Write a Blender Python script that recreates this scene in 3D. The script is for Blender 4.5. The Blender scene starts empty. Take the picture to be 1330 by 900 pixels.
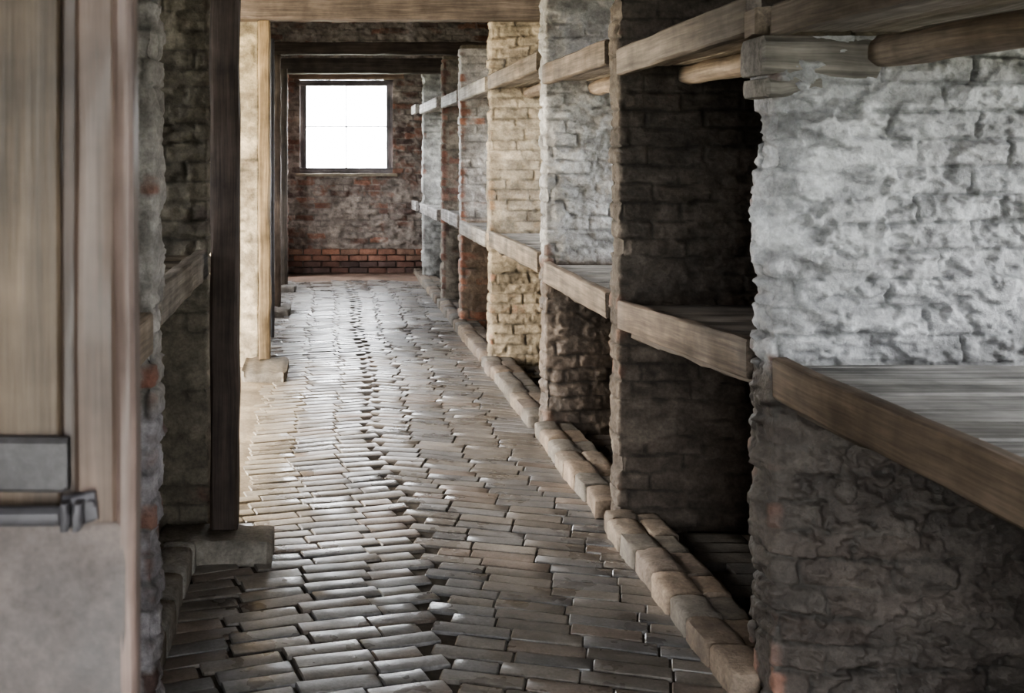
import bpy, math, random
import numpy as np
from mathutils import Vector
random.seed(7); rng=np.random.default_rng(11)
TAB=rng.random((64,64,64)).astype(np.float32)
def lerp(a,b,t): return a+(b-a)*t
def sstep(a,b,x):
    t=np.clip((x-a)/(b-a),0,1); return t*t*(3-2*t)
def vn(x,y,z):
    x=np.asarray(x,dtype=np.float64)+0*y; y=np.asarray(y)+0*x; z=z+0*x
    xi=np.floor(x).astype(int); yi=np.floor(y).astype(int); zi=np.floor(z).astype(int)
    fx=x-xi; fy=y-yi; fz=z-zi
    fx=fx*fx*(3-2*fx); fy=fy*fy*(3-2*fy); fz=fz*fz*(3-2*fz)
    g=lambda a,b,c: TAB[(xi+a)&63,(yi+b)&63,(zi+c)&63]
    return lerp(lerp(lerp(g(0,0,0),g(1,0,0),fx),lerp(g(0,1,0),g(1,1,0),fx),fy),
                lerp(lerp(g(0,0,1),g(1,0,1),fx),lerp(g(0,1,1),g(1,1,1),fx),fy),fz)
def fbm(x,y,z,o=3):
    s=0;a=1;t=0
    for i in range(o):
        s=s+a*vn(x*2**i+i*7.3,y*2**i+i*3.1,z*2**i+i*5.7); t+=a; a*=.5
    return s/t
def h2(a,b,k):
    return TAB[(a*7+k*5)&63,(b*11+k*3+a//64)&63,(k*13+a*3+b*5)&63]

# ---------------- materials ----------------
def newmat(n):
    m=bpy.data.materials.new(n); m.use_nodes=True
    nt=m.node_tree; b=nt.nodes['Principled BSDF']; return m,nt,b
def attr(nt,n):
    a=nt.nodes.new('ShaderNodeAttribute'); a.attribute_name=n; return a
def noise(nt,scale,detail,vec=None,rough=.6):
    n=nt.nodes.new('ShaderNodeTexNoise'); n.inputs['Scale'].default_value=scale
    n.inputs['Detail'].default_value=detail; n.inputs['Roughness'].default_value=rough
    if vec is not None: nt.links.new(vec,n.inputs['Vector'])
    return n
def maprange(nt,src,a,b,c,d):
    n=nt.nodes.new('ShaderNodeMapRange'); nt.links.new(src,n.inputs[0])
    for i,v in enumerate((a,b,c,d)): n.inputs[i+1].default_value=v
    return n.outputs[0]
def mulcol(nt,c,f):
    n=nt.nodes.new('ShaderNodeVectorMath'); n.operation='SCALE'
    nt.links.new(c,n.inputs[0]); nt.links.new(f,n.inputs['Scale']); return n.outputs[0]
def objcoord(nt):
    return nt.nodes.new('ShaderNodeTexCoord').outputs['Object']
def mat_masonry(n,r0,r1,bump=.4,bd=.006,s1=14,s2=70,spec=.4,cv=.28):
    m,nt,b=newmat(n); co=objcoord(nt)
    n1=noise(nt,s1,5,co); n2=noise(nt,s2,6,co,.7); n3=noise(nt,3.1,4,co,.6)
    f=maprange(nt,n1.outputs[0],.3,.7,1-cv,1+cv); g=maprange(nt,n2.outputs[0],.3,.7,.72,1.25)
    k=maprange(nt,n3.outputs[0],.32,.68,.72,1.22)
    c=mulcol(nt,mulcol(nt,mulcol(nt,attr(nt,'vcol').outputs['Color'],f),g),k)
    nt.links.new(c,b.inputs['Base Color'])
    nt.links.new(maprange(nt,n3.outputs[0],.35,.65,r0,r1),b.inputs['Roughness'])
    b.inputs['Specular IOR Level'].default_value=spec
    bp=nt.nodes.new('ShaderNodeBump'); bp.inputs['Strength'].default_value=bump; bp.inputs['Distance'].default_value=bd
    ad=nt.nodes.new('ShaderNodeMath'); ad.operation='MULTIPLY_ADD'; ad.inputs[1].default_value=.45
    nt.links.new(n2.outputs[0],ad.inputs[0]); nt.links.new(n1.outputs[0],ad.inputs[2])
    nt.links.new(ad.outputs[0],bp.inputs['Height']); nt.links.new(bp.outputs[0],b.inputs['Normal'])
    return m
def mat_wood(n,rough=.7,bump=.5,contrast=.5,spec=.35):
    m,nt,b=newmat(n); g=attr(nt,'gr').outputs['Vector']
    mp=nt.nodes.new('ShaderNodeMapping'); mp.inputs['Scale'].default_value=(1.2,30,30); nt.links.new(g,mp.inputs[0])
    n1=noise(nt,1.5,6,mp.outputs[0],.65)
    mp2=nt.nodes.new('ShaderNodeMapping'); mp2.inputs['Scale'].default_value=(6,160,160); nt.links.new(g,mp2.inputs[0])
    n2=noise(nt,1,3,mp2.outputs[0]); n3=noise(nt,5,4,objcoord(nt))
    f=maprange(nt,n1.outputs[0],.3,.7,1-contrast,1+contrast*.7)
    f2=maprange(nt,n3.outputs[0],.3,.7,.55,1.3); f3=maprange(nt,n2.outputs[0],.3,.7,.8,1.15)
    c=mulcol(nt,mulcol(nt,mulcol(nt,attr(nt,'vcol').outputs['Color'],f),f2),f3)
    nt.links.new(c,b.inputs['Base Color']); b.inputs['Roughness'].default_value=rough
    b.inputs['Specular IOR Level'].default_value=spec
    bp=nt.nodes.new('ShaderNodeBump'); bp.inputs['Strength'].default_value=bump; bp.inputs['Distance'].default_value=.004
    nt.links.new(n1.outputs[0],bp.inputs['Height']); nt.links.new(bp.outputs[0],b.inputs['Normal'])
    return m
M_WALL=mat_masonry('old_brick',.75,.95,.8,.012)
M_WASH=mat_masonry('limewashed_brick',.38,.65,.9,.014,spec=.5)
M_FLOOR=mat_masonry('worn_floor_brick',.20,.50,.35,.004,13,80,spec=.55,cv=.22)
M_DIRT=mat_masonry('packed_dirt',.7,.95,.6,.01,6,60)
M_PAINT=mat_masonry('old_grey_paint',.4,.65,.4,.004,9,70,cv=.35)
M_WOOD=mat_wood('weathered_wood')
M_DOOR=mat_wood('door_wood',.45,.3,.3)
M_METAL,_nt,_b=newmat('dark_iron'); _b.inputs['Metallic'].default_value=.3; _b.inputs['Roughness'].default_value=.6
_n=noise(_nt,30,4,objcoord(_nt)); _r=_nt.nodes.new('ShaderNodeValToRGB'); _r.color_ramp.elements[0].color=(.04,.038,.042,1); _r.color_ramp.elements[1].color=(.12,.115,.125,1)
_nt.links.new(_n.outputs[0],_r.inputs[0]); _nt.links.new(_r.outputs[0],_b.inputs['Base Color'])

# ---------------- mesh helpers ----------------
def link(name,me,mat,parent=None):
    o=bpy.data.objects.new(name,me); bpy.context.scene.collection.objects.link(o)
    me.materials.append(mat)
    if parent: o.parent=parent
    return o
class Acc:
    def __init__(s): s.v=[];s.f=[];s.c=[];s.g=[]
    def loft(s,p0,p1,sec,col,up=(0,0,1),nseg=None,jit=.002,endsc=.93,bow=0,endlen=.006):
        p0=Vector(p0);p1=Vector(p1);L=(p1-p0).length;ax=(p1-p0)/L
        up=Vector(up); ay=up.cross(ax)
        if ay.length<.01: ay=Vector((1,0,0)).cross(ax)
        ay.normalize(); az=ax.cross(ay)
        if nseg is None: nseg=max(2,int(L/.12))
        ts=[0,endlen/L]+[i/nseg for i in range(1,nseg)]+[1-endlen/L,1]
        b=len(s.v);k=len(sec);off=random.uniform(0,50);oy=random.uniform(0,5)
        cv=random.uniform(.85,1.15); col=tuple(x*cv for x in col)
        for i,t in enumerate(ts):
            sc=endsc if i in(0,len(ts)-1) else 1
            du=random.gauss(0,jit*.6);dv=random.gauss(0,jit*.6)+bow*4*t*(1-t)
            for (u,w) in sec:
                uu=u*sc+du+random.gauss(0,jit*.5); ww=w*sc+dv+random.gauss(0,jit*.5)
                s.v.append(tuple(p0+ax*(L*t)+ay*uu+az*ww)); s.c.append(col); s.g.append((L*t+off,u+oy,w+oy))
        n=len(ts)
        for i in range(n-1):
            for j in range(k):
                a=b+i*k+j;c=b+i*k+(j+1)%k
                s.f.append((a,c,c+k,a+k))
        s.f.append(tuple(b+j for j in range(k))[::-1]); s.f.append(tuple(b+(n-1)*k+j for j in range(k)))
    def board(s,p0,p1,w,h,col,ch=.005,**k):
        a=w/2;b=h/2;c=min(ch,a*.5,b*.5)
        s.loft(p0,p1,[(-a+c,-b),(a-c,-b),(a,-b+c),(a,b-c),(a-c,b),(-a+c,b),(-a,b-c),(-a,-b+c)],col,**k)
    def log(s,p0,p1,r,col,jit=.005,**k):
        s.loft(p0,p1,[(r*math.cos(a)*random.uniform(.92,1.08),r*math.sin(a)*random.uniform(.92,1.08)) for a in [i*math.pi/7 for i in range(14)]],col,jit=jit,**k)
    def brick(s,c,ang,L,W,H,col,tilt=(0,0),rough=.0022,rd=(.006,.012)):
        ca,sa=math.cos(ang),math.sin(ang); c=Vector(c)
        ax=Vector((ca,sa,math.tan(tilt[0]))); up=Vector((0,math.tan(tilt[1]),1))
        a=W/2;b=H/2;d=random.uniform(*rd)
        sec=[(-a,-b),(a,-b),(a,b-d),(a-d*.5,b-d*.3),(a-d*1.8,b),(0,b+d*.08),(-a+d*1.8,b),(-a+d*.5,b-d*.3),(-a,b-d)]
        s.loft(c-ax*L/2,c+ax*L/2,sec,col,up=up,nseg=3,jit=rough,endsc=1-d*1.6/max(W,.05),endlen=d*.9)
    def build(s,name,mat,parent=None,ang=40):
        me=bpy.data.meshes.new(name); me.from_pydata(s.v,[],s.f)
        a=me.attributes.new('vcol','FLOAT_COLOR','POINT'); a.data.foreach_set('color',np.c_[np.array(s.c),np.ones(len(s.c))].ravel())
        a=me.attributes.new('gr','FLOAT_VECTOR','POINT'); a.data.foreach_set('vector',np.array(s.g).ravel())
        me.validate(); me.shade_smooth(); me.set_sharp_from_angle(angle=math.radians(ang)); me.update()
        return link(name,me,mat,parent)

RED=[(.22,.11,.08),(.18,.095,.07),(.15,.09,.075),(.24,.14,.11),(.13,.09,.08)]
def strip(name,path,z0,z1,res,P,mat,holes=(),cap=False,amp=1.0,seed=0):
    S=[];XY=[];N=[];cor=[];s=0
    for i in range(len(path)-1):
        a=np.array(path[i]);b=np.array(path[i+1]);L=np.linalg.norm(b-a);d=(b-a)/L
        n=max(2,int(math.ceil(L/res[i])));last=i==len(path)-2
        for k in range(n+(1 if last else 0)):
            S.append(s+L*k/n);XY.append(a+d*L*k/n);N.append((-d[1],d[0]))
        s+=L
        if not last:
            nx=np.array(path[i+2])-b; nx=nx/np.linalg.norm(nx)
            if abs(np.dot(nx,d))<.9: cor.append(s)
    S=np.array(S);XY=np.array(XY);N=np.array(N)
    cd=np.full(len(S),9.)
    for c in cor: cd=np.minimum(cd,np.abs(S-c))
    N2=N.copy()
    for i in range(len(S)):
        if cd[i]<.02:
            w=np.exp(-((S-S[i])/.012)**2); v=(N*w[:,None]).sum(0); N2[i]=v/np.linalg.norm(v)
    rz=min(res); nz=int((z1-z0)/rz)+1; Z=np.linspace(z0,z1,nz)
    s_,z_=np.meshgrid(S+seed*3.7,Z,indexing='ij'); C=np.meshgrid(cd,Z,indexing='ij')[0]
    X0=np.meshgrid(XY[:,0],Z,indexing='ij')[0]; Y0=np.meshgrid(XY[:,1],Z,indexing='ij')[0]
    ch=P.get('ch',.078);bl=P.get('bl',.25); q=seed*1.3
    zz=z_+.018*(vn(s_*1.3,z_*.7,q)-.5)*2+.012*(vn(s_*7,z_*3,q+2)-.5)*2
    row=np.floor(zz/ch).astype(int); fv=zz/ch-row
    off=(row%2)*.5*bl+(h2(row,row*0,seed+1)-.5)*.10
    ss=s_+off+.018*(vn(s_*9,z_*9,q)-.5)
    col=np.floor(ss/bl).astype(int); fu=ss/bl-col
    e=np.minimum(np.minimum(fu,1-fu)*bl,np.minimum(fv,1-fv)*ch)
    md=fbm(s_*9,z_*9,q+9,3); hi=fbm(s_*40,z_*40,q+1,2)
    e=e+.022*(fbm(s_*18,z_*20,q+5,3)-.5)
    m=sstep(.002,.009,e)
    r1,r2,r3,r4=[h2(row,col,seed+k) for k in (2,3,4,5)]
    lo=fbm(X0*1.7+s_*.4+q,z_*2.3,Y0*.3+q,4)
    edge=np.exp(-(C/.05)**2)
    W=P['wash'](z_) if callable(P['wash']) else P['wash']+0*z_
    W=W-P.get('edge',.25)*np.exp(-(C/.035)**2)*(.4+1.2*vn(s_*6,z_*5,q+3))-.18*(r4>.8)*m
    wm=sstep(-.09,.09,.5*lo+.35*md+.15*hi-(1-W)*.9+.02)
    ft=P.get('fill',.53)
    fill=sstep(ft-.05,ft+.05,fbm(s_*3.6,z_*6.5,q+14,3))*wm
    joint=P.get('joint',.014)
    h=joint*m*(1-.25*wm)+joint*(1-m)*fill*.8+(r3-.5)*.014*m*(1-.5*fill)+.010*(md-.5)+.007*(hi-.5)*(.5+wm)
    L1=fbm(s_*3,z_*5,q+4,3); L2=fbm(s_*12,z_*22,q+6,3)
    lump=P.get('lump',.02)*(1-.65*edge)
    h=h+lump*.8*(L1-.5)+lump*.5*sstep(.46,.52,L2)*(.4+.6*fill)+lump*.45*sstep(.47,.505,fbm(s_*5.5,z_*12,q+8,4))+lump*.2*sstep(.5,.53,fbm(s_*22,z_*34,q+18,3))
    h=h-(1-m)*.004*edge-.022*edge*(r4<.12)*m-.010*edge*sstep(.45,.6,fbm(s_*14+3,z_*18,q+11,3))
    h=h*amp
    pal=np.array(P.get('bricks',RED)); bc=pal[(r1*len(pal)*.999).astype(int)]*(.75+.5*r2)[...,None]
    mo=np.array(P.get('mortar',(.20,.18,.155)))
    c=lerp(mo*(.7+.6*hi)[...,None],bc,m[...,None])
    wc=P['washcol'](z_) if callable(P['washcol']) else np.array(P['washcol'])+0*z_[...,None]
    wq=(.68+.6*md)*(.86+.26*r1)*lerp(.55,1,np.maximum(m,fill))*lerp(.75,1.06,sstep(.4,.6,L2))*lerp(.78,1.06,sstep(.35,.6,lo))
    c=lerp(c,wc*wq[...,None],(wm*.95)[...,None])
    V=np.empty(s_.shape+(3,)); 
    V[...,0]=X0+h*N2[:,0][:,None]; V[...,1]=Y0+h*N2[:,1][:,None]; V[...,2]=np.broadcast_to(Z,s_.shape)
    ns=len(S); idx=np.arange(ns*nz).reshape(ns,nz)
    F=np.stack([idx[:-1,:-1],idx[:-1,1:],idx[1:,1:],idx[1:,:-1]],-1)
    keep=np.ones(F.shape[:2],bool)
    sc=(S[:-1]+S[1:])/2; zc=(Z[:-1]+Z[1:])/2
    for (a,b,c0,d0) in holes: keep&=~((sc[:,None]>a)&(sc[:,None]<b)&(zc[None]>c0)&(zc[None]<d0))
    F=F[keep].reshape(-1,4)
    me=bpy.data.meshes.new(name)
    V=V.reshape(-1,3); me.vertices.add(len(V)); me.vertices.foreach_set('co',V.ravel())
    me.loops.add(F.size); me.loops.foreach_set('vertex_index',F.ravel().astype(np.int32))
    me.polygons.add(len(F)); me.polygons.foreach_set('loop_start',np.arange(0,F.size,4,dtype=np.int32))
    me.update(calc_edges=True)
    a=me.attributes.new('vcol','FLOAT_COLOR','POINT'); a.data.foreach_set('color',np.concatenate([c.reshape(-1,3),np.ones((len(V),1))],1).ravel())
    me.shade_smooth()
    return link(name,me,mat)

# ---------------- layout ----------------
XR=1.26; XE=3.25; XL=-.47; XWL=-3.0; YF=15.5; YB=-1.6; T=.17
PART=[3.41,5.11,6.75,8.92,10.8,12.4,14.77]
GW=(.50,.51,.515); OC=(.37,.31,.22); TN=(.26,.20,.15)
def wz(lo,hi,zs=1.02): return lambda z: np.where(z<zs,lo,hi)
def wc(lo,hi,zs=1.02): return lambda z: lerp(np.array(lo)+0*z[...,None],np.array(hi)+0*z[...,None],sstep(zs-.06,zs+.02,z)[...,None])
DB=[(.12,.08,.06),(.14,.09,.07),(.1,.08,.07)]
PR=[dict(wash=wz(1.05,.99),washcol=wc((.115,.10,.086),GW),edge=.42,lump=.034,mortar=(.2,.185,.16),joint=.016,fill=.49,bricks=[(.24,.135,.10),(.19,.12,.095),(.17,.12,.10)]),  # lower wash: dirt plus the shade under the shelf, painted into its colour
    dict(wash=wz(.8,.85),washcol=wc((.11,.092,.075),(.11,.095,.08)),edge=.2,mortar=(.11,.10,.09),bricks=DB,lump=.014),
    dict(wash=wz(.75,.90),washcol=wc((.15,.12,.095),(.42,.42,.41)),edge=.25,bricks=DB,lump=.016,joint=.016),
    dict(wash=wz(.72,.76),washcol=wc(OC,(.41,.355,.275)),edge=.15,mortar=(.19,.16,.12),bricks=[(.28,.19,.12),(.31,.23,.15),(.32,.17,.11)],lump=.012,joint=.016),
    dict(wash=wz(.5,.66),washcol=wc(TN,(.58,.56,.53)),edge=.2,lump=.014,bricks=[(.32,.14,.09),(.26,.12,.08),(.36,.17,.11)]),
    dict(wash=.6,washcol=(.28,.25,.21)),
    dict(wash=.8,washcol=(.45,.45,.43))]
TOP=[1.93,2.62,2.75,2.60,2.57,2.6,2.66]
RES=[.0058,.008,.009,.010,.014,.017,.02]
k=.014
def rpart(d,top,r,P,seed,mat):
    pth=[(XE,d-T+k),(2.3,d-T+k),(XR+k,d-T+k),(XR+k,d-k),(2.3,d-k),(XE,d-k)]
    return strip('brick_partition',pth,-.03,top,[.03,r,r,r*2,.03],P,mat,seed=seed)
def capslab(acc,x0,x1,y0,y1,z,col):
    x=x0
    while x<x1-.05:
        l=min(random.uniform(.2,.26),x1-x); acc.brick(((x+l/2),(y0+y1)/2,z),0,l-.008,y1-y0-.01,.05,col,(random.gauss(0,.02),random.gauss(0,.02))); x+=l
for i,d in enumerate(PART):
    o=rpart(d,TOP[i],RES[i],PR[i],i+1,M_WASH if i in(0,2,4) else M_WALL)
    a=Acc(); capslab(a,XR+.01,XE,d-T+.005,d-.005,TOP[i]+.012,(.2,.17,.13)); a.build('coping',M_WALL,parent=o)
o=rpart(1.55,1.93,.03,PR[1],9,M_WALL)
def lpart(d,top,r,P,seed,mat=M_WALL):
    pth=[(XWL,d+T-k),(XL-k,d+T-k),(XL-k,d+k),(-1.3,d+k),(XWL,d+k)]
    return strip('brick_partition',pth,-.03,top,[.04,r,r,.04],P,mat,seed=seed)
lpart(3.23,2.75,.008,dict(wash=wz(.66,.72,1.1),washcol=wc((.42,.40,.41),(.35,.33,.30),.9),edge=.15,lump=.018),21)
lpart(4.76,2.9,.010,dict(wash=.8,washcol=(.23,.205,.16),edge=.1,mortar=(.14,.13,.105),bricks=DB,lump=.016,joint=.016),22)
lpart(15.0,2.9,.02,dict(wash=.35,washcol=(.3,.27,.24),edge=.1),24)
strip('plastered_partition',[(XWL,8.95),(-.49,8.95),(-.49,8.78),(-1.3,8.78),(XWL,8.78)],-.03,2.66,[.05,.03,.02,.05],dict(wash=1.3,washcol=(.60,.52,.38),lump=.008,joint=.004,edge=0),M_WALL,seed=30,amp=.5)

WX0,WX1,WZ0,WZ1=-.31,.93,1.34,2.59
pth=[(XE,YF),(XWL,YF)]
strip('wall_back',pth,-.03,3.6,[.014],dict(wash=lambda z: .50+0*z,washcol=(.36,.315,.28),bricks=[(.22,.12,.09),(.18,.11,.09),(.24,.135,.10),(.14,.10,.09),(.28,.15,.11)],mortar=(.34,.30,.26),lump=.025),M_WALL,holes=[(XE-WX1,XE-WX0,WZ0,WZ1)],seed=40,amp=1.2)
a=Acc()
for r in range(4):
    x=-.4-(r%2)*.12
    while x<1.6:
        c=random.choice([(.32,.165,.115),(.28,.15,.11),(.31,.19,.14)]) if r>1 else random.choice([(.14,.085,.07),(.17,.095,.075),(.12,.08,.07)])
        a.brick((x+.12,YF-.05,.05+r*.082),0,.235,.11,.07,c,(random.gauss(0,.01),0)); x+=.25
a.build('brick_plinth',M_WALL)
def rhole(y0,y1,z0,z1): return (y0-YB,y1-YB,z0,z1)
RW=[(1.7,2.7),(5.35,6.35),(7.2,8.4),(9.2,10.4),(11.1,12.0),(13.0,14.3)]
lowp=dict(wash=.5,washcol=(.3,.28,.25))
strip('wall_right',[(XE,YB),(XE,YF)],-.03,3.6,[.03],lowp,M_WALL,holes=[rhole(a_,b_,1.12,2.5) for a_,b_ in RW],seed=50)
LW=[(5.6,7.9,-.1,2.3),(10.0,11.4,1.0,2.5),(13.2,14.7,1.0,2.5),(3.6,4.4,1.25,2.5)]  # last opening is an unseen window added as fill for the left bay
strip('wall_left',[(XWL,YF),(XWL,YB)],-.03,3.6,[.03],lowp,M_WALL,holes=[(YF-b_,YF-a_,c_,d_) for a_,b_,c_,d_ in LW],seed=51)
strip('wall_front',[(XWL,YB),(XE,YB)],-.03,3.6,[.04],lowp,M_WALL,holes=[(-.6-XWL,.65-XWL,-.1,2.1)],seed=52)  # unseen entrance opening, sized to set the fill light from behind

def window(name,p0,ux,w,z0,z1,t=.06,col=(.08,.07,.07),mt=.018):
    a=Acc(); p0=Vector(p0);ux=Vector(ux)
    P=lambda u,z: p0+ux*u+Vector((0,0,z))
    a.board(P(-.01,z0+t/2),P(w+.01,z0+t/2),t*1.3,t,col); a.board(P(-.01,z1-t/2),P(w+.01,z1-t/2),t*1.3,t,col)
    a.board(P(t/2,z0),P(t/2,z1),t,t*1.2,col,up=ux); a.board(P(w-t/2,z0),P(w-t/2,z1),t,t*1.2,col,up=ux)
    a.board(P(w/2,z0),P(w/2,z1),mt,mt,col,up=ux,jit=.0005); a.board(P(0,(z0+z1)/2),P(w,(z0+z1)/2),mt,mt,col,jit=.0005)
    return a.build(name,M_WOOD)
window('window_1',(WX0,YF+.03,0),(1,0,0),WX1-WX0,WZ0,WZ1,t=.075,mt=.018,col=(.16,.145,.15))
n=2
for a_,b_ in RW:
    window('window_%d'%n,(XE+.04,a_,0),(0,1,0),b_-a_,1.12,2.5); n+=1
for a_,b_,c_,d_ in LW[1:]:
    window('window_%d'%n,(XWL-.04,a_,0),(0,1,0),b_-a_,c_,d_); n+=1
a=Acc(); a.board((WX0-.15,YF-.03,WZ1+.06),(WX1+.15,YF-.03,WZ1+.06),.12,.09,(.22,.15,.11)); a.build('trim_1',M_WOOD)
a=Acc(); a.board((WX0-.06,YF-.02,WZ0-.02),(WX1+.06,YF-.02,WZ0-.02),.12,.04,(.3,.26,.2)); a.build('trim_2',M_WOOD)
a=Acc()
for yy in (5.6,7.9): a.board((XWL,yy,0),(XWL,yy,2.3),.1,.1,(.2,.15,.1),up=(0,1,0))
a.board((XWL,5.55,2.33),(XWL,7.95,2.33),.1,.1,(.2,.15,.1)); a.build('trim_3',M_WOOD)

# ---------------- floor ----------------
a=Acc()
def fcol():
    b=random.uniform(.84,1.14); t=random.random()
    base=(.18,.163,.145) if t<.5 else ((.168,.163,.16) if t<.88 else (.195,.163,.14))
    return tuple(x*b for x in base)
def und(x,y): return float(.028*(vn(x*1.1,y*.9,3.3)-.5)+.012*(vn(x*4,y*3,8.1)-.5))
th=math.radians(16); pitch=.088; uc=.33
y=-1.5;i=0
ct,st=math.cos(th),math.sin(th)
while y<YF+.8:
    ucx=uc+.03*math.sin(y*1.7)+.09*(float(vn(y*.6,1.,1.))-.5)
    for side in(-1,1):
        u=(.05 if (i+(side>0))%2 else -.02)+random.uniform(-.012,.018)
        uf=True
        while True:
            L=random.uniform(.235,.27)
            if uf and (i+(side>0))%2: L=random.uniform(.13,.18)
            uf=False; um=u+L/2
            ang=-side*(th+random.gauss(0,.009))
            x=ucx+side*um*ct; yy=y-um*st+random.gauss(0,.001)+.07*(float(vn((x-.01)*2.,(y-um*st)*1.1,5.))-.5)
            lim=(1.30 if side>0 else -.62)
            if side<0 and (5.1<yy<8.6): lim=-.42+.08*math.sin(yy*2.3)
            if side<0 and yy>9: lim=-.9
            if side*x>side*lim: break
            if not(YF-1.2<yy and random.random()<.3) and yy<YF-.75+.2*math.sin(x*5):
                c=fcol(); w=0
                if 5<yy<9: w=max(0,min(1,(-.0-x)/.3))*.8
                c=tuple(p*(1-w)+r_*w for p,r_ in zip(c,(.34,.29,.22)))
                ax_=Vector((math.cos(ang),math.sin(ang)))*L*.4; bx_=Vector((-ax_.y,ax_.x)).normalized()*.04
                z1=und(x+ax_.x,yy+ax_.y);z0=und(x-ax_.x,yy-ax_.y)
                z3=und(x+bx_.x,yy+bx_.y);z2=und(x-bx_.x,yy-bx_.y)
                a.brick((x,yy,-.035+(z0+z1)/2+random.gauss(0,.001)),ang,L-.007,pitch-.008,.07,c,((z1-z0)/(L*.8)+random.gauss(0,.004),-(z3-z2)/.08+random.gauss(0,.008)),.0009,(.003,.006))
            u+=L
    y+=pitch/ct; i+=1
fl=a.build('floor',M_FLOOR,ang=30)
def gridmesh(name,x0,x1,y0,y1,res,zf,colf,mat,parent=None):
    xs=np.linspace(x0,x1,int((x1-x0)/res)+2);ys=np.linspace(y0,y1,int((y1-y0)/res)+2)
    X,Y=np.meshgrid(xs,ys,indexing='ij');Z=zf(X,Y);c=colf(X,Y)
    V=np.stack([X,Y,Z],-1).reshape(-1,3);idx=np.arange(X.size).reshape(X.shape)
    F=np.stack([idx[:-1,:-1],idx[1:,:-1],idx[1:,1:],idx[:-1,1:]],-1).reshape(-1,4)
    me=bpy.data.meshes.new(name); me.from_pydata(V.tolist(),[],F.tolist())
    at=me.attributes.new('vcol','FLOAT_COLOR','POINT'); at.data.foreach_set('color',np.concatenate([c.reshape(-1,3),np.ones((len(V),1))],1).ravel())
    me.shade_smooth(); return link(name,me,mat,parent)
def dz(X,Y):
    base=-.012+.028*(vn(X*1.1,Y*.9,3.3)-.5)+.012*(vn(X*4,Y*3,8.1)-.5)+.005*(fbm(X*9,Y*9,1.,3)-.5)
    lift=.018*sstep(-.3,-.5,X)*sstep(5,5.4,Y)*(1-sstep(8.6,8.8,Y))+.022*sstep(YF-1.1,YF-.6,Y)
    return base+lift
def dcol(X,Y):
    n=fbm(X*5,Y*5,2.,3)[...,None]
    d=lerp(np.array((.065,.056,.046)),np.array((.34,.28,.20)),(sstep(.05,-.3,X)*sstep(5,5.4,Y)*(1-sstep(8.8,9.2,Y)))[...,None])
    d=lerp(d,np.array((.26,.18,.14)),sstep(YF-1.2,YF-.8,Y)[...,None])
    return d*(.6+.8*n)
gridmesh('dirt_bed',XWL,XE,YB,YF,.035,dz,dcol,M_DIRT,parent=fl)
edges=[1.55]+PART+[YF]
a=Acc()
for b in range(5):
    y0=edges[b]+.02;y1=edges[b+1]-T-.02
    yy=y0+.06
    while yy<y1-.06:
        x=1.46+random.uniform(0,.1)
        while x<2.7:
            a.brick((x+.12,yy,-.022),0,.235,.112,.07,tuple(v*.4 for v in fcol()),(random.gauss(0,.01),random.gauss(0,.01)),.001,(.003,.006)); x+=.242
        yy+=.117
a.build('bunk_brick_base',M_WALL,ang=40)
for b in range(8):
    a=Acc(); y0=edges[b]-.03;y1=edges[b+1]-T-.0; y_=y0
    if b==7:y1=YF-.12
    while y_<y1-.06:
        l=min(random.uniform(.19,.27),y1-y_)
        cc=random.choice([(.21,.175,.14),(.175,.145,.12),(.155,.14,.12),(.22,.175,.135)])
        a.brick((1.262+random.gauss(0,.004),y_+l/2,.034+random.gauss(0,.004)),math.pi/2+random.gauss(0,.02),l-.001,.13,.09,cc,(random.gauss(0,.015),random.gauss(0,.025)),.004,(.012,.020))
        a.brick((1.372+random.gauss(0,.004),y_+l/2,.028),math.pi/2,l-.004,.105,.08,tuple(v*.8 for v in cc),(random.gauss(0,.015),0),.003,(.006,.012))
        y_+=l
    a.build('brick_curb',M_WALL,ang=50)
def lcurb(y0,y1):
    a=Acc(); y_=y0
    while y_<y1-.06:
        l=min(random.uniform(.22,.27),y1-y_)
        a.brick((-.555+random.gauss(0,.004),y_+l/2,.05),math.pi/2+random.gauss(0,.02),l-.006,.12,.11,(.30,.285,.26),(random.gauss(0,.01),random.gauss(0,.02)),.003,(.01,.018)); y_+=l
    a.build('brick_curb',M_WALL,ang=60)
lcurb(3.42,4.47)

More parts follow.
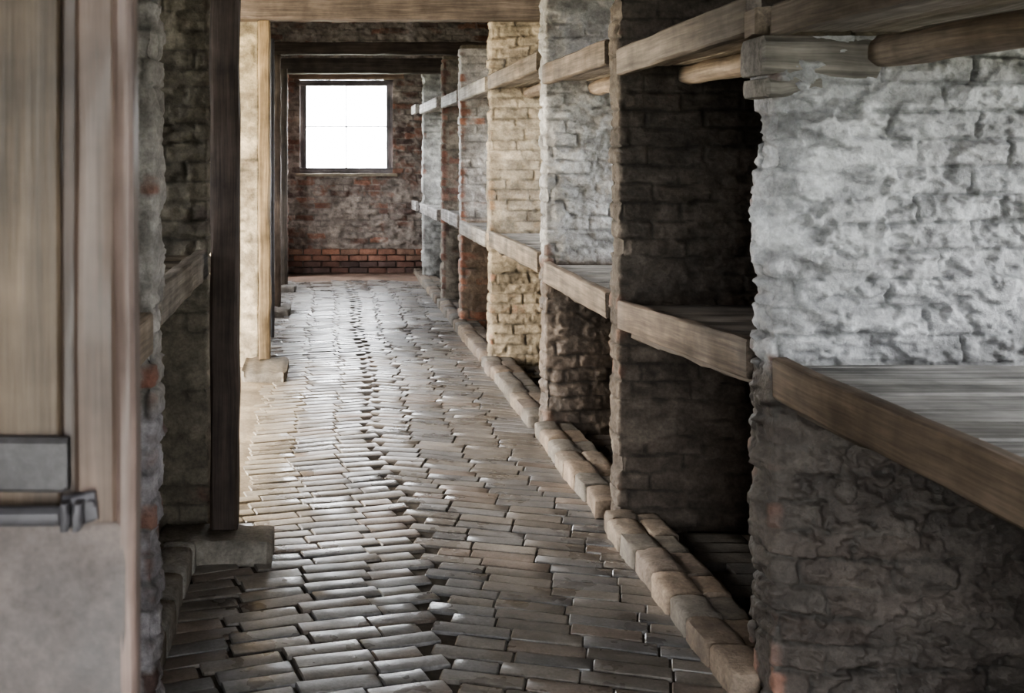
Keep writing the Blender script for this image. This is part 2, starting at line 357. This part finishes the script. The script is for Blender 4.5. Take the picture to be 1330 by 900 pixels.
# ---------------- bunks ----------------
BAY=[(1.045,1.03,2.02,1.255),(1.05,.975,2.07,1.255),(.99,.99,2.11,1.25),(1.025,1.02,2.2,1.25),(.995,.99,2.2,1.25),(1.03,1.02,2.2,1.25),(1.0,.98,2.22,1.22),(.99,.98,2.24,1.18)]
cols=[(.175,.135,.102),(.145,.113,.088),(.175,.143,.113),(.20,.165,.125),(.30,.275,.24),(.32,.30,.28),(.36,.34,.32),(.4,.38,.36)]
for b,(za,zb,zu,fx) in enumerate(BAY):
    y0=edges[b]+.01;y1=edges[b+1]-T-.012
    if b==7: y1=YF-.02
    a=Acc(); hh=.12 if b else .115
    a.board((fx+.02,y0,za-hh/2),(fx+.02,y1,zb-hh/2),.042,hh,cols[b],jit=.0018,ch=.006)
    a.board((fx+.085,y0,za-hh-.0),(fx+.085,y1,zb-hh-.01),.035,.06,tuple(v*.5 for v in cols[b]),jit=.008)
    x=fx+.044
    yy=y0; dc=(.33,.32,.305) if b!=1 else (.13,.12,.11)  # second bay's deck colour darkened to stand in for shade
    while yy<y1-.03:
        w=min(random.uniform(.11,.17),y1-yy); t=(yy+w/2-y0)/(y1-y0); z=lerp(za,zb,t)-.035+random.gauss(0,.002)
        a.board((x,yy+w/2,z),(XE-.08,yy+w/2,z),w-.008,.03,dc,jit=.0015,nseg=6); yy+=w
    a.log((fx+.5,y0,min(za,zb)-.1),(fx+.5,y1,min(za,zb)-.1),.045,(.2,.155,.11))
    a.build('bunk_shelf',M_WOOD)
    a=Acc(); uh=.115 if b!=0 else .09
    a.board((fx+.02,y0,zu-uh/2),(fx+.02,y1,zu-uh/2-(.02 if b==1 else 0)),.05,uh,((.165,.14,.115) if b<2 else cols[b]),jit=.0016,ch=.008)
    x=fx+.05
    while x<XE-.15:
        w=random.uniform(.13,.19); a.board((x+w/2,y0,zu-.065 if b==0 else zu-.08),(x+w/2,y1,zu-.065 if b==0 else zu-.08),w-.008,.028,(.30,.265,.225),jit=.002); x+=w
    lz=zu-.135; 
    a.log((fx+.30,y0,lz-.005),(fx+.30,y1,lz),.042,(.27,.215,.165))
    a.log((fx+1.2,y0,lz),(fx+1.2,y1,lz),.04,(.22,.18,.14))
    a.build('bunk_shelf',M_WOOD)
a=Acc()
a.board((1.235,3.335,1.875),(1.56,3.32,1.87),.21,.11,(.20,.185,.165),ch=.018,jit=.003,nseg=5)
a.board((1.245,3.33,1.785),(1.40,3.33,1.79),.20,.055,(.24,.225,.20),ch=.015,jit=.004,nseg=4)
a.build('timber_bearer',M_WOOD)
a=Acc()
a.board((1.27,3.30,1.985),(1.27,3.41,1.98),.06,.08,(.2,.16,.12),jit=.004)
a.build('timber_offcut',M_WOOD)
a=Acc()
a.board((XL-.03,3.41,1.15),(XL-.03,4.75,1.15),.05,.115,(.34,.30,.255),jit=.002)
yy=3.42
while yy<4.7:
    a.board((XL-.06,yy+.07,1.165),(XWL+.1,yy+.07,1.165),.135,.03,(.25,.21,.16),nseg=5); yy+=.142
a.build('bunk_shelf',M_WOOD)
a=Acc(); a.board((XL-.03,2.2,1.10),(XL-.03,3.22,1.10),.05,.115,(.26,.21,.16),jit=.002)
yy=2.2
while yy<3.1:
    a.board((XL-.06,yy+.07,1.115),(XWL+.1,yy+.07,1.115),.135,.03,(.25,.21,.16),nseg=5); yy+=.142
a.build('bunk_shelf',M_WOOD)

# ---------------- posts, pads, beams ----------------
def post(x0,x1,y0,y1,z0,z1,col,ch=.012):
    a=Acc(); a.board(((x0+x1)/2,(y0+y1)/2,z0),((x0+x1)/2,(y0+y1)/2,z1),x1-x0,y1-y0,col,up=(0,1,0),ch=ch,jit=.004,nseg=18); return a.build('timber_post',M_WOOD)
def pad(x0,x1,y0,y1,h,col):
    a=Acc(); a.board((x0,(y0+y1)/2,h/2-.02),(x1,(y0+y1)/2,h/2-.02),y1-y0,h+.04,col,ch=.025,jit=.007,nseg=8,endsc=.85,endlen=.02); a.build('stone_footing',M_WALL,ang=50)
post(-.455,-.342,4.64,4.765,.085,3.45,(.10,.075,.062))
pad(-.66,-.20,4.48,4.75,.085,(.24,.22,.19))
post(-.487,-.40,8.64,8.76,.06,2.6,(.34,.25,.15))
pad(-.58,-.26,8.1,8.76,.06,(.24,.21,.17))
post(-.50,-.43,11.6,11.72,.05,2.6,(.12,.09,.07)); pad(-.62,-.33,11.4,11.9,.07,(.2,.18,.16))
post(-.50,-.45,10.2,10.3,.0,2.6,(.18,.15,.12))
post(-.50,-.42,13.5,13.62,.05,2.6,(.10,.08,.065)); pad(-.62,-.32,13.3,13.8,.07,(.2,.18,.16))
def beam(x0,x1,y,z,w,h,col):
    a=Acc(); a.board((x0,y,z),(x1,y,z),w,h,col,ch=.012,jit=.004); a.build('ceiling_beam',M_WOOD)
beam(-3,3.25,8.70,2.69,.2,.17,(.16,.132,.115))
beam(-3,3.25,11.7,2.665,.18,.12,(.08,.06,.05))
beam(-3,3.25,13.9,2.655,.2,.18,(.07,.055,.047))
beam(-3,3.25,5.0,3.0,.2,.18,(.12,.09,.07))
a=Acc(); a.log((-.44,10.0,0),(-.44,10.0,2.6),.018,(.1,.09,.08),jit=.001); a.build('conduit_pipe',M_METAL)
a=Acc(); x=XWL
while x<XE:
    a.board((x+.11,YB,3.52),(x+.11,YF,3.52),.215,.03,(.12,.095,.075),nseg=20); x+=.22
a.build('ceiling',M_WOOD)

# ---------------- door ----------------
def DX(px,d): return (px-420)*d/1500
dy=1.30
root=bpy.data.objects.new('door_1',None); bpy.context.scene.collection.objects.link(root)
a=Acc()
x2=DX(152,dy)
for x0,x1,c in [(-.84,-.70,(.13,.097,.07)),(-.70,-.56,(.13,.097,.07)),(-.56,-.43,(.13,.097,.07)),(-.43,DX(74,dy),(.125,.094,.068))]:
    a.board(((x0+x1)/2,dy+.03,.04),((x0+x1)/2,dy+.03,2.35),x1-x0-.002,.03,c,up=(0,1,0),ch=.003,jit=.0008)
a.board(((DX(74,dy)+DX(97,dy))/2,dy+.035,.04),((DX(74,dy)+DX(97,dy))/2,dy+.035,2.35),.018,.03,(.08,.06,.05),up=(0,1,0),ch=.003,jit=.0005)
a.board(((DX(96,dy)+x2)/2,dy+.02,.04),((DX(96,dy)+x2)/2,dy+.02,2.35),x2-DX(96,dy),.04,(.14,.10,.08),up=(0,1,0),ch=.006,jit=.001)
a.build('boards',M_DOOR,root)
a=Acc(); xe=DX(180,dy)
a.board(((x2+xe)/2+.004,dy+.018,.04),((x2+xe)/2-.009,dy+.018,2.35),xe-x2-.002,.045,(.21,.155,.135),up=(0,1,0),ch=.014,jit=.001)
a.build('edge_stile',M_DOOR,root)
a=Acc()
a.board((-.84,dy+.006,1.250),(DX(88,dy),dy+.006,1.250),.02,.062,(.062,.058,.060),jit=.001)
a.board((-.84,dy+.004,.60),(DX(164,dy),dy+.004,.60),.020,1.17,(.095,.078,.071),jit=.001,ch=.004)
a.build('ledges',M_PAINT,root)
a=Acc(); zb=1.6-462*dy/1500
a.log((-.5,dy-.022,zb),(DX(84,dy),dy-.022,zb),.011,(.2,.2,.2),jit=.0005)
for px in (92,108): a.board((DX(px,dy),dy-.024,zb-.014),(DX(px,dy),dy-.024,zb+.016),.009,.024,(.2,.2,.2),up=(0,1,0),ch=.004,jit=.0012)
a.board((DX(86,dy),dy-.01,zb+.003),(DX(128,dy),dy-.01,zb+.008),.008,.034,(.2,.2,.2),jit=.002)
for px in (88,122): a.log((DX(px,dy),dy-.022,zb+.012),(DX(px,dy),dy-.008,zb+.012),.0045,(.2,.2,.2),jit=.0004)
a.build('bolt',M_METAL,root)

me=bpy.data.meshes.new('ground'); me.from_pydata([(-60,-60,-.12),(60,-60,-.12),(60,80,-.12),(-60,80,-.12)],[],[(0,1,2,3)])
gm,gnt,gb=newmat('grass_ground'); gn=noise(gnt,.8,5,objcoord(gnt)); gr=gnt.nodes.new('ShaderNodeValToRGB'); gr.color_ramp.elements[0].color=(.2,.22,.14,1); gr.color_ramp.elements[1].color=(.4,.38,.3,1)
gnt.links.new(gn.outputs[0],gr.inputs[0]); gnt.links.new(gr.outputs[0],gb.inputs['Base Color']); link('ground',me,gm)

# ---------------- light ----------------
w=bpy.data.worlds.new('overcast_sky'); bpy.context.scene.world=w; w.use_nodes=True
bg=w.node_tree.nodes['Background']; bg.inputs[0].default_value=(.95,.97,1,1); bg.inputs[1].default_value=20
def area(name,loc,rot,sx,sy,portal=True,energy=0,col=(1,1,1)):
    l=bpy.data.lights.new(name,'AREA'); l.shape='RECTANGLE'; l.size=sx; l.size_y=sy
    if portal: l.cycles.is_portal=True
    else: l.energy=energy; l.color=col
    o=bpy.data.objects.new(name,l); o.location=loc; o.rotation_euler=rot; bpy.context.scene.collection.objects.link(o)
H=math.pi/2
for a_,b_ in RW: area('sky_portal',(XE+.1,(a_+b_)/2,1.81),(0,H,0),1.38,b_-a_)
for a_,b_,c_,d_ in LW: area('sky_portal',(XWL-.1,(a_+b_)/2,(c_+d_)/2),(0,-H,0),d_-c_,b_-a_)
area('sky_portal',((WX0+WX1)/2,YF+.12,(WZ0+WZ1)/2),(-H,0,0),WX1-WX0,WZ1-WZ0)
area('sky_portal',(.03,YB-.1,1.05),(H,0,0),1.3,2.2)
area('warm_daylight',(XWL-.3,6.6,1.4),(0,-H,math.radians(12)),1.8,2.0,False,180,(1,.82,.6))

# ---------------- camera ----------------
cam=bpy.data.cameras.new('camera'); co=bpy.data.objects.new('camera',cam); bpy.context.scene.collection.objects.link(co)
co.location=(0,0,1.6); co.rotation_euler=(H,0,0)
cam.sensor_width=36; cam.lens=1500/1330*36; cam.shift_x=245/1330; cam.shift_y=-250/1330
cam.dof.use_dof=True; cam.dof.focus_distance=5.5; cam.dof.aperture_fstop=8
bpy.context.scene.camera=co
vs=bpy.context.scene.view_settings; vs.view_transform='AgX'; vs.look='AgX - Medium High Contrast'; vs.exposure=0.55
